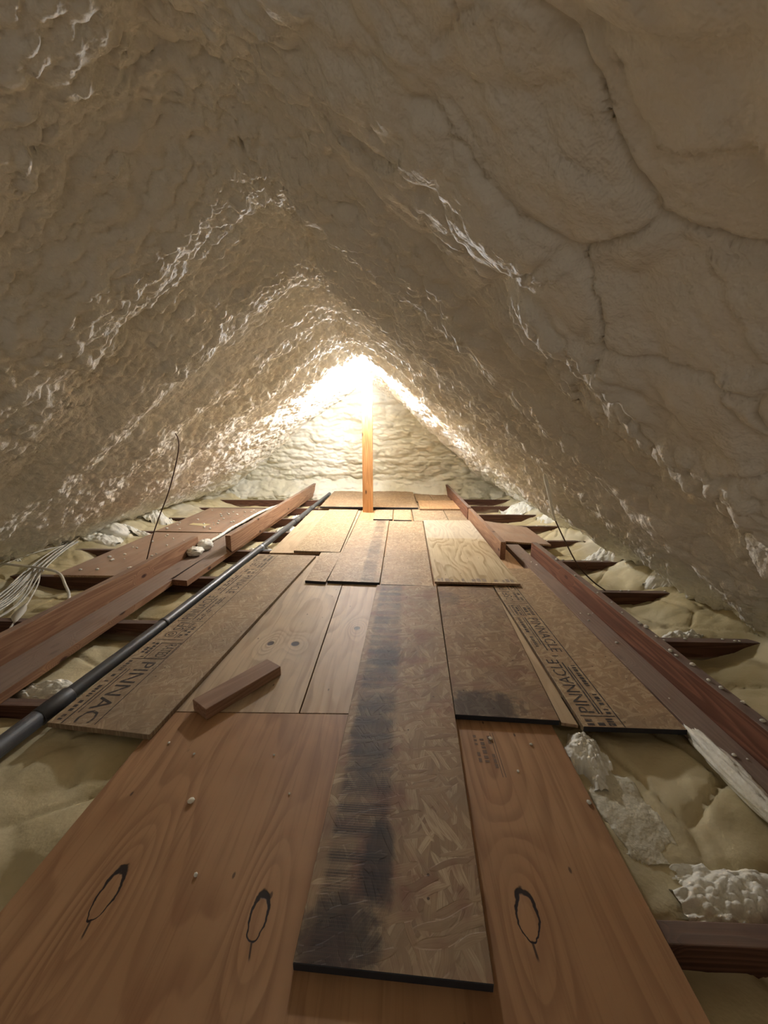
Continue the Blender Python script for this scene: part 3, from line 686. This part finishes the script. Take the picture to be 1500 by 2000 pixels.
b = Vector(tc.location)
link('cable_run', tube_mesh('cable_run', [q - b for q in spline([Vector(q) for q in ((-2.45, 2.47, 0.01), (-2.29, 2.28, 0.0), (-2.14, 2.05, -0.02), (-2.03, 1.88, -0.02), (-1.9, 1.68, -0.03), (-1.75, 1.52, -0.045))], 6)], 0.0045, CABLE, 7), tc)
pts = spline([Vector(q) - b for q in ((-2.12, 2.02, -0.016), (-2.05, 1.92, -0.010), (-2.01, 1.85, -0.014), (-1.97, 1.80, -0.022))], 5)
V = []; Fc = []
for i, q in enumerate(pts):
    w = 0.026 * math.sin(math.pi * (i + 0.4) / (len(pts) - 0.2)); V += [(q.x - w, q.y - w * .3, q.z + .004), (q.x + w, q.y + w * .3, q.z + .008), (q.x + w, q.y + w * .3, q.z + .004), (q.x - w, q.y - w * .3, q.z)]
for i in range(len(pts) - 1):
    for k in range(4): Fc.append((4 * i + k, 4 * i + (k + 1) % 4, 4 * i + 4 + (k + 1) % 4, 4 * i + 4 + k))
Fc += [(3, 2, 1, 0), tuple(4 * len(pts) - 4 + k for k in range(4))]
link('torn_flap', mesh_from('torn_flap', V, Fc, [CABLE], smooth=True), tc)

# ------------------------------------------------------------------ white foam lumps
def mound(label, c, rx, ry, h, seed, cell=0.03, rot=0.0, cat='foam lump', name='foam_lump', group='white foam lumps', mat=None, on=False):
    n = 72; u = np.linspace(-1, 1, n); U, W = np.meshgrid(u, u, indexing='ij')
    wob = 1 + 0.5 * (fbm(U * 1.7 + seed, W * 1.7, seed) - 0.5) * 2
    r = np.sqrt(U ** 2 + W ** 2) * wob
    base = np.clip(1 - r ** 2.0, -0.25, 1)
    X_ = U * rx; Y_ = W * ry
    z = h * np.sign(base) * np.abs(base) ** 0.75 * (0.45 + 0.42 * dome(X_ / cell, Y_ / cell, seed, 0.5) + 0.12 * dome(X_ / cell * 2.2, Y_ / cell * 2.2, seed + 5))
    ca, sa = math.cos(rot), math.sin(rot)
    xr = X_ * ca - Y_ * sa; yr = X_ * sa + Y_ * ca
    fl = floor_zv(c[0] + xr, c[1] + yr); z0 = floor_z(c[0], c[1])
    z = np.where(base < 0, -0.03, z) + fl - z0
    o = link(name, grid_mesh(name, np.stack([xr, yr, z], -1), mat or FOAM_WHITE, False), None, (c[0], c[1], z0))
    return tag(o, label, cat, group)
def blob(label, c, r, seed, sq=(1, 1, 1), cell=2.2, name='foam_lump', mat=None, sub=(40, 24), amp=0.22, group='white foam lumps'):
    a = np.linspace(0, 2 * math.pi, sub[0] + 1); b_ = np.linspace(0.02, math.pi - 0.02, sub[1])
    A, B = np.meshgrid(a, b_, indexing='ij')
    nA = dome(np.cos(A) * np.sin(B) * cell + np.cos(B) * cell, np.sin(A) * np.sin(B) * cell + np.cos(B) * 1.3 * cell, seed, 0.5)
    nB = dome(np.cos(A) * np.sin(B) * cell * 2.7 + np.cos(B) * 3.1 * cell, np.sin(A) * np.sin(B) * cell * 2.7, seed + 3, 0.5)
    R_ = r * (1 - amp + amp * 1.6 * nA + amp * 0.6 * nB)
    Q = np.stack([R_ * np.cos(A) * np.sin(B) * sq[0], R_ * np.sin(A) * np.sin(B) * sq[1], R_ * np.cos(B) * sq[2]], -1)
    o = link(name, grid_mesh(name, Q, mat or FOAM_WHITE, True), None, c)
    return tag(o, label, 'foam lump', group)
blob('round white foam ball at the right eave beyond the reddish rail', (1.84, 1.96, 0.0), 0.085, 5, (1, 1, 1.0))
mound('white foam spreading below the round ball at the right eave', (1.92, 1.88, -0.07), 0.20, 0.14, 0.06, 6, 0.035)
mound('small popcorn foam patch on the joist right of the reddish rail', (1.40, 1.80, -0.09), 0.13, 0.055, 0.085, 7, 0.028)
mound('pointed heap of white foam at the right eave left of the ball', (1.72, 2.98, -0.09), 0.24, 0.10, 0.12, 8, 0.035, -0.2)
mound('low white foam heap behind the hanging wire at the right eave', (1.80, 2.42, -0.09), 0.2, 0.09, 0.08, 9, 0.04)
mound('far white foam heap at the right eave near the gable', (1.62, 5.0, -0.10), 0.28, 0.2, 0.13, 10, 0.05)
mound('far white foam heap at the right eave behind the slanting panel', (1.86, 4.3, -0.10), 0.25, 0.2, 0.12, 11, 0.05)
blob('crinkled white foam pillow at the left eave above the cables', (-2.66, 3.46, 0.02), 0.115, 12, (1.1, 0.8, 0.8), 2.6)
mound('white foam spread beneath the crinkled pillow at the left eave', (-2.74, 3.34, -0.06), 0.24, 0.12, 0.075, 13, 0.04)
mound('white foam ridge on the joist edge behind the left brown panel', (-2.55, 3.66, -0.06), 0.26, 0.045, 0.07, 14, 0.03)
mound('white foam lump at the left eave behind the farther panel', (-2.66, 4.12, -0.09), 0.16, 0.12, 0.13, 15, 0.04)
mound('bright popcorn foam in the near left bay beside the pipe', (-1.33, 1.30, -0.085), 0.13, 0.07, 0.055, 16, 0.028)
mound('popcorn foam in the left bay beside the pipe strap', (-1.20, 3.24, -0.10), 0.12, 0.11, 0.085, 17, 0.03)
mound('popcorn foam in the left bay under the pipe couplings', (-1.14, 3.93, -0.10), 0.13, 0.15, 0.085, 18, 0.03)
mound('far popcorn foam between the left rail and the pipe', (-1.17, 4.55, -0.10), 0.11, 0.16, 0.085, 19, 0.03)
mound('popcorn foam along the edge of the foreground plywood on the right', (0.585, 1.03, -0.085), 0.060, 0.10, 0.050, 20, 0.014)
mound('smooth white foam mound under the popcorn by the foreground plywood', (0.62, 0.88, -0.09), 0.075, 0.12, 0.016, 21, 0.06, mat=FOAM_WALL)
mound('popcorn foam patch behind the nearest right joist', (0.74, 0.69, -0.095), 0.12, 0.065, 0.05, 22, 0.018)
blob('long white foam tongue clinging to the right flat board', (0.945, 0.955, 0.008), 0.030, 23, (0.95, 5.6, 0.9), 2.4, amp=0.25)
mound('white foam blob on the joist where the torn cable drops', (-1.90, 1.73, -0.06), 0.06, 0.04, 0.05, 24, 0.025)
mound('white foam lump beside the upper fan of cables', (-2.86, 2.62, -0.04), 0.10, 0.06, 0.08, 25, 0.03)
# foam bead along the joint beside the left panels
pts = [Vector(q) for q in ((-1.612, 2.97, 0.022), (-1.615, 3.2, 0.028), (-1.625, 3.45, 0.02), (-1.635, 3.7, 0.026), (-1.64, 4.0, 0.02), (-1.63, 4.4, 0.026), (-1.60, 4.8, 0.02), (-1.5, 5.1, 0.03))]
pp = spline(pts, 8); b = Vector((-1.62, 4.0, 0.02))
o = link('foam_bead', tube_mesh('foam_bead', [q - b for q in pp], [0.010 + 0.007 * random.random() for _ in pp], FOAM_WHITE, 8), None, b)
tag(o, 'thin white foam bead between the left panels and the flat board', 'foam bead')
# loose chunks on the flat board at the end of the near left rail
blob('loose white foam chunk on the left flat board, nearer one', (-1.545, 2.83, 0.055), 0.046, 31, (1.1, 1.3, 0.72), 3.2, 'foam_chunk', None, (32, 20), 0.3, 'foam chunks on the flat board')
blob('loose white foam chunk on the left flat board, farther one', (-1.545, 2.985, 0.062), 0.052, 33, (1.0, 1.2, 0.78), 3.2, 'foam_chunk', None, (32, 20), 0.3, 'foam chunks on the flat board')

# crumbs: small individual foam beads
def crumb_mesh(seed):
    rr = random.Random(seed); V = []; Fc = []; n, m = 8, 5
    for j in range(m):
        for k in range(n):
            t = 2 * math.pi * k / n; ph = math.pi * (j + 0.5) / m; q = 0.8 + 0.4 * rr.random()
            V.append((math.cos(t) * math.sin(ph) * q, math.sin(t) * math.sin(ph) * q, math.cos(ph) * 0.7 * q))
    for j in range(m - 1):
        for k in range(n): Fc.append((j * n + k, (j + 1) * n + k, (j + 1) * n + (k + 1) % n, j * n + (k + 1) % n))
    Fc += [tuple(range(n)), tuple((m - 1) * n + k for k in range(n))[::-1]]
    return mesh_from('foam_crumb', V, Fc, [FOAM_WHITE], smooth=True)
CM = [crumb_mesh(i) for i in range(4)]
def crumbs(zone, spots, label, group):
    for i, (x, y, z, r) in enumerate(spots):
        o = link('foam_crumb', CM[(i + len(group)) % 4], None, (x, y, z + r * 0.55)); o.scale = (r * (0.8 + 0.5 * random.random()), r, r * 0.9)
        o.rotation_euler = (0, 0, random.uniform(0, 6.28)); tag(o, label, 'foam crumb', group)
R2 = random.Random(11)
crumbs('r', [(R2.uniform(1.05, 1.078), y, 0.124, R2.uniform(.0045, .0095)) for y in (1.02, 1.1, 1.17, 1.21, 1.30, 1.36, 1.39, 1.5, 1.58, 1.61, 1.72, 1.83, 1.95, 2.2, 2.5)],
       'white foam crumb on top of the reddish right rail', 'crumbs on the right rail')
crumbs('p', [(R2.uniform(-2.28, -1.68), R2.uniform(2.47, 3.55), 0.0, R2.uniform(.005, .013)) for _ in range(30)],
       'white foam crumb on the dusty brown left panel', 'crumbs on the near left panel')
crumbs('q', [(R2.uniform(-2.33, -1.72), R2.uniform(3.72, 4.75), 0.003, R2.uniform(.006, .014)) for _ in range(34)],
       'white foam crumb on the farther left panel', 'crumbs on the farther left panel')
crumbs('f', [(R2.uniform(0.95, 1.03), R2.uniform(0.95, 3.1), 0.022, R2.uniform(.003, .0065)) for _ in range(14)],
       'white foam crumb on the flat board at the right', 'crumbs on the right flat board')
for k, yj in enumerate(JR[2:]):
    crumbs('j', [(R2.uniform(1.15, 1.8), yj + R2.uniform(.008, .032), JT, R2.uniform(.004, .008)) for _ in range(5)],
           f'white foam crumb on top of the {ORD[k + 1]} right-hand joist', f'crumbs on the {ORD[k + 1]} right joist')
crumbs('a', [(-0.53, 0.83, 0, .008), (-0.43, 0.66, 0, .005), (-0.60, 0.98, 0, .004), (-0.36, 0.985, 0, .0035), (0.30, 1.07, 0, .006), (0.42, 1.05, 0, .005), (0.35, 0.95, 0, .004), (0.505, 0.86, 0, .006), (-0.28, 0.86, 0, .003), (-0.70, 1.02, 0, .004)],
       'tiny pale crumb on the foreground plywood', 'crumbs on the foreground plywood')

# ------------------------------------------------------------------ printed stamps
def text_geo(txt, size):
    cu = bpy.data.curves.new('t', 'FONT'); cu.body = txt; cu.size = size; cu.align_x = 'LEFT'; cu.resolution_u = 2
    ob = bpy.data.objects.new('t', cu); COL.objects.link(ob)
    dg = bpy.context.evaluated_depsgraph_get(); me = bpy.data.meshes.new_from_object(ob.evaluated_get(dg))
    V = [tuple(v.co) for v in me.vertices]; Fc = [tuple(p.vertices) for p in me.polygons]
    bpy.data.objects.remove(ob); bpy.data.curves.remove(cu); bpy.data.meshes.remove(me)
    return V, Fc
class Print:
    def __init__(s): s.V = []; s.F = []
    def add(s, V, Fc):
        b = len(s.V); s.V += V; s.F += [tuple(i + b for i in f) for f in Fc]
    def rect(s, x0, y0, x1, y1): s.add([(x0, y0, 0), (x1, y0, 0), (x1, y1, 0), (x0, y1, 0)], [(0, 1, 2, 3)])
    def text(s, txt, x, y, length, height, away=True):
        """away: reads towards +Y with letter tops to the left; else reads towards -Y with tops to the right. (x, y): baseline start"""
        V, Fc = text_geo(txt, 1.0)
        w = max(v[0] for v in V); h = max(v[1] for v in V)
        out = []
        for vx, vy, _ in V:
            a, b = vx / w * length, vy / h * height
            out.append((x - b, y + a, 0) if away else (x + b, y - a, 0))
        s.add(out, Fc)
    def fine(s, x0, x1, y0, y1, seed, rows=1):
        """row of marks too small to read"""
        rr = random.Random(seed); w = (x1 - x0) / rows
        for k in range(rows):
            y = y0
            while y < y1:
                l = rr.uniform(0.006, 0.016); 
                if rr.random() < 0.8: s.rect(x0 + k * w + w * .15, y, x0 + k * w + w * .8, min(y + l, y1))
                y += l + rr.uniform(0.003, 0.008)
    def ring(s, x, y, r, t=0.004, n=20):
        V = []; Fc = []
        for k in range(n):
            a = 2 * math.pi * k / n; V += [(x + r * math.cos(a), y + r * math.sin(a), 0), (x + (r - t) * math.cos(a), y + (r - t) * math.sin(a), 0)]
        for k in range(n):
            k2 = (k + 1) % n; Fc.append((2 * k, 2 * k2, 2 * k2 + 1, 2 * k + 1))
        s.add(V, Fc)
    def build(s, parent, mat, label):
        o = link('printed_stamp', mesh_from('printed_stamp', s.V, s.F, [mat]), parent, (0, 0, 0.0006)); o['label'] = label; return o
def brand(p, xa, xb, y0, y1, away, cut=None):
    """one PINNACLE mark between x=xa (left) and xb (right)"""
    W = xb - xa; L = y1 - y0
    if away:
        p.text('PINNACLE', xa + W * 0.98, y0 + 0.01, L - 0.03, W * 0.42, True)
        p.rect(xa + W * 0.30, y0, xa + W * 0.36, y1 - 0.10); p.rect(xa + W * 0.42, y0, xa + W * 0.46, y1 - 0.16); p.fine(xa, xa + W * 0.22, y0, y1 - 0.1, 5)
    else:
        p.text(cut or 'PINNACLE', xa + W * 0.02, y1 - 0.01, (L - 0.03) * (0.98 if cut else 1), W * 0.42, False)
        p.rect(xa + W * 0.62, y0 + (0 if cut else 0.10), xa + W * 0.68, y1); p.fine(xa + W * 0.78, xb, y0 + (0 if cut else .1), y1, 6)
def frame(p, x0, x1, y0, y1, t=0.0035):
    p.rect(x0, y0, x1, y0 + t); p.rect(x0, y1 - t, x1, y1); p.rect(x0, y0, x0 + t, y1); p.rect(x1 - t, y0, x1, y1)
# left board: strip along its left edge (0.02 .. 0.155)
p = Print(); XA, XB = 0.018, 0.150
p.rect(XB + 0.012, 0.0, XB + 0.0155, 1.80)
p.text('PINNAC', XA + 0.065, 0.355, 0.35, 0.06, False)
p.rect(XA + 0.030, 0.0, XA + 0.035, 0.30); p.rect(XA + 0.044, 0.05, XA + 0.048, 0.30); p.fine(XA, XA + 0.022, 0.0, 0.36, 1)
frame(p, XA + 0.05, XB + 0.01, 0.375, 0.50); p.text('RATED', XA + 0.085, 0.49, 0.105, 0.045, False); p.fine(XA + 0.004, XA + 0.045, 0.385, 0.50, 2, 2); p.rect(XA, 0.37, XB, 0.3735)
p.rect(XA, 0.525, XB, 0.5285); p.ring(XA + 0.045, 0.575, 0.026); p.ring(XA + 0.045, 0.575, 0.012)
p.text('SFI', XA + 0.075, 0.61, 0.08, 0.05, True); p.fine(XA + 0.085, XB, 0.55, 0.69, 3, 2); p.rect(XA, 0.705, XB, 0.7085); p.rect(XA + 0.08, 0.54, XA + 0.083, 0.70)
p.text('PINNACLE', XA + 0.055, 0.72, 0.30, 0.05, True); p.rect(XA + 0.066, 0.72, XA + 0.072, 0.98); p.fine(XA + 0.085, XB - 0.02, 0.72, 1.0, 4, 2)
p.text('PINNACLE', XA + 0.075, 1.36, 0.30, 0.05, False); p.rect(XA + 0.045, 1.05, XA + 0.051, 1.36); p.fine(XA + 0.005, XA + 0.038, 1.1, 1.36, 5, 2)
frame(p, XA + 0.02, XB, 1.385, 1.48); p.fine(XA + 0.03, XB - 0.01, 1.395, 1.475, 6, 3); p.rect(XA, 1.50, XB, 1.5035)
p.text('SFI', XA + 0.075, 1.53, 0.08, 0.05, True); p.fine(XA + 0.085, XB, 1.51, 1.62, 7, 2); p.rect(XA, 1.635, XB, 1.639)
p.text('PINN', XA + 0.055, 1.65, 0.14, 0.05, True); p.fine(XA + 0.07, XB, 1.65, 1.80, 8, 2)
p.build(C, INK, 'dark printed strip with repeated lettering')
# right board: strip along its left edge
p = Print(); XA, XB = 0.012, 0.125
p.rect(XB + 0.004, 0.0, XB + 0.0085, 1.5)
p.fine(XA, XB - 0.01, 0.005, 0.04, 11, 3); p.rect(XA, 0.048, XB, 0.0515)
p.text('PINNACLE', XA + 0.055, 0.06, 0.32, 0.048, True)
p.rect(XA + 0.064, 0.06, XA + 0.070, 0.36); p.rect(XA + 0.075, 0.06, XA + 0.080, 0.33); p.fine(XA + 0.088, XB, 0.06, 0.34, 12)
p.rect(XA + 0.045, 0.405, XA + 0.07, 0.411)
p.text('PINNACLE', XA + 0.058, 0.76, 0.32, 0.046, False)
p.rect(XA + 0.040, 0.45, XA + 0.046, 0.76); p.rect(XA + 0.030, 0.50, XA + 0.034, 0.76); p.fine(XA, XA + 0.022, 0.48, 0.76, 13)
frame(p, XA, XA + 0.05, 0.78, 0.905); p.fine(XA + 0.01, XA + 0.045, 0.79, 0.90, 14, 2); p.fine(XA + 0.065, XB, 0.79, 0.90, 15, 2); p.rect(XA + 0.056, 0.78, XA + 0.060, 0.91)
p.rect(XA, 0.925, XB, 0.9285); p.rect(XA, 0.95, XB, 0.9535)
p.ring(XA + 0.03, 0.985, 0.019); p.text('SFI', XA + 0.055, 1.01, 0.08, 0.045, True); p.fine(XA + 0.07, XB, 0.97, 1.08, 16, 2); p.rect(XA, 1.10, XB, 1.104)
p.text('PINNACLE', XA + 0.055, 1.12, 0.30, 0.046, True); p.rect(XA + 0.066, 1.12, XA + 0.072, 1.42); p.fine(XA + 0.082, XB, 1.12, 1.42, 17, 2)
p.build(Hb, INK, 'dark printed strip with repeated lettering')
# faint grade mark on the foreground sheet and smudged marks along the swirl-grained panel's front edge
A_ = bpy.data.objects['plywood_sheet']
p = Print()
for k, (x, l) in enumerate(((1.035, .12), (1.052, .12), (1.078, .14), (1.092, .17), (1.100, .17))):
    if k in (0, 2): p.fine(x, x + 0.014, 2.30 - l, 2.29, 20 + k)
    elif k == 1: p.fine(x, x + 0.02, 2.30 - l, 2.27, 20 + k)
    else: p.rect(x, 2.30 - l, x + 0.0025, 2.295)
p.build(A_, INK_FADED, 'faint brown grade mark')
K_ = [o for o in bpy.data.objects if 'swirling grain' in o.get('label', '')][0]
p = Print(); rr = random.Random(4); x = 0.02
while x < 0.48:
    w = rr.uniform(0.012, 0.035)
    if rr.random() < .8: p.rect(x, 0.012, x + w, 0.012 + rr.uniform(0.03, 0.055))
    x += w + rr.uniform(.004, .012)
p.build(K_, INK_PALE, 'smudged purple-brown marks')
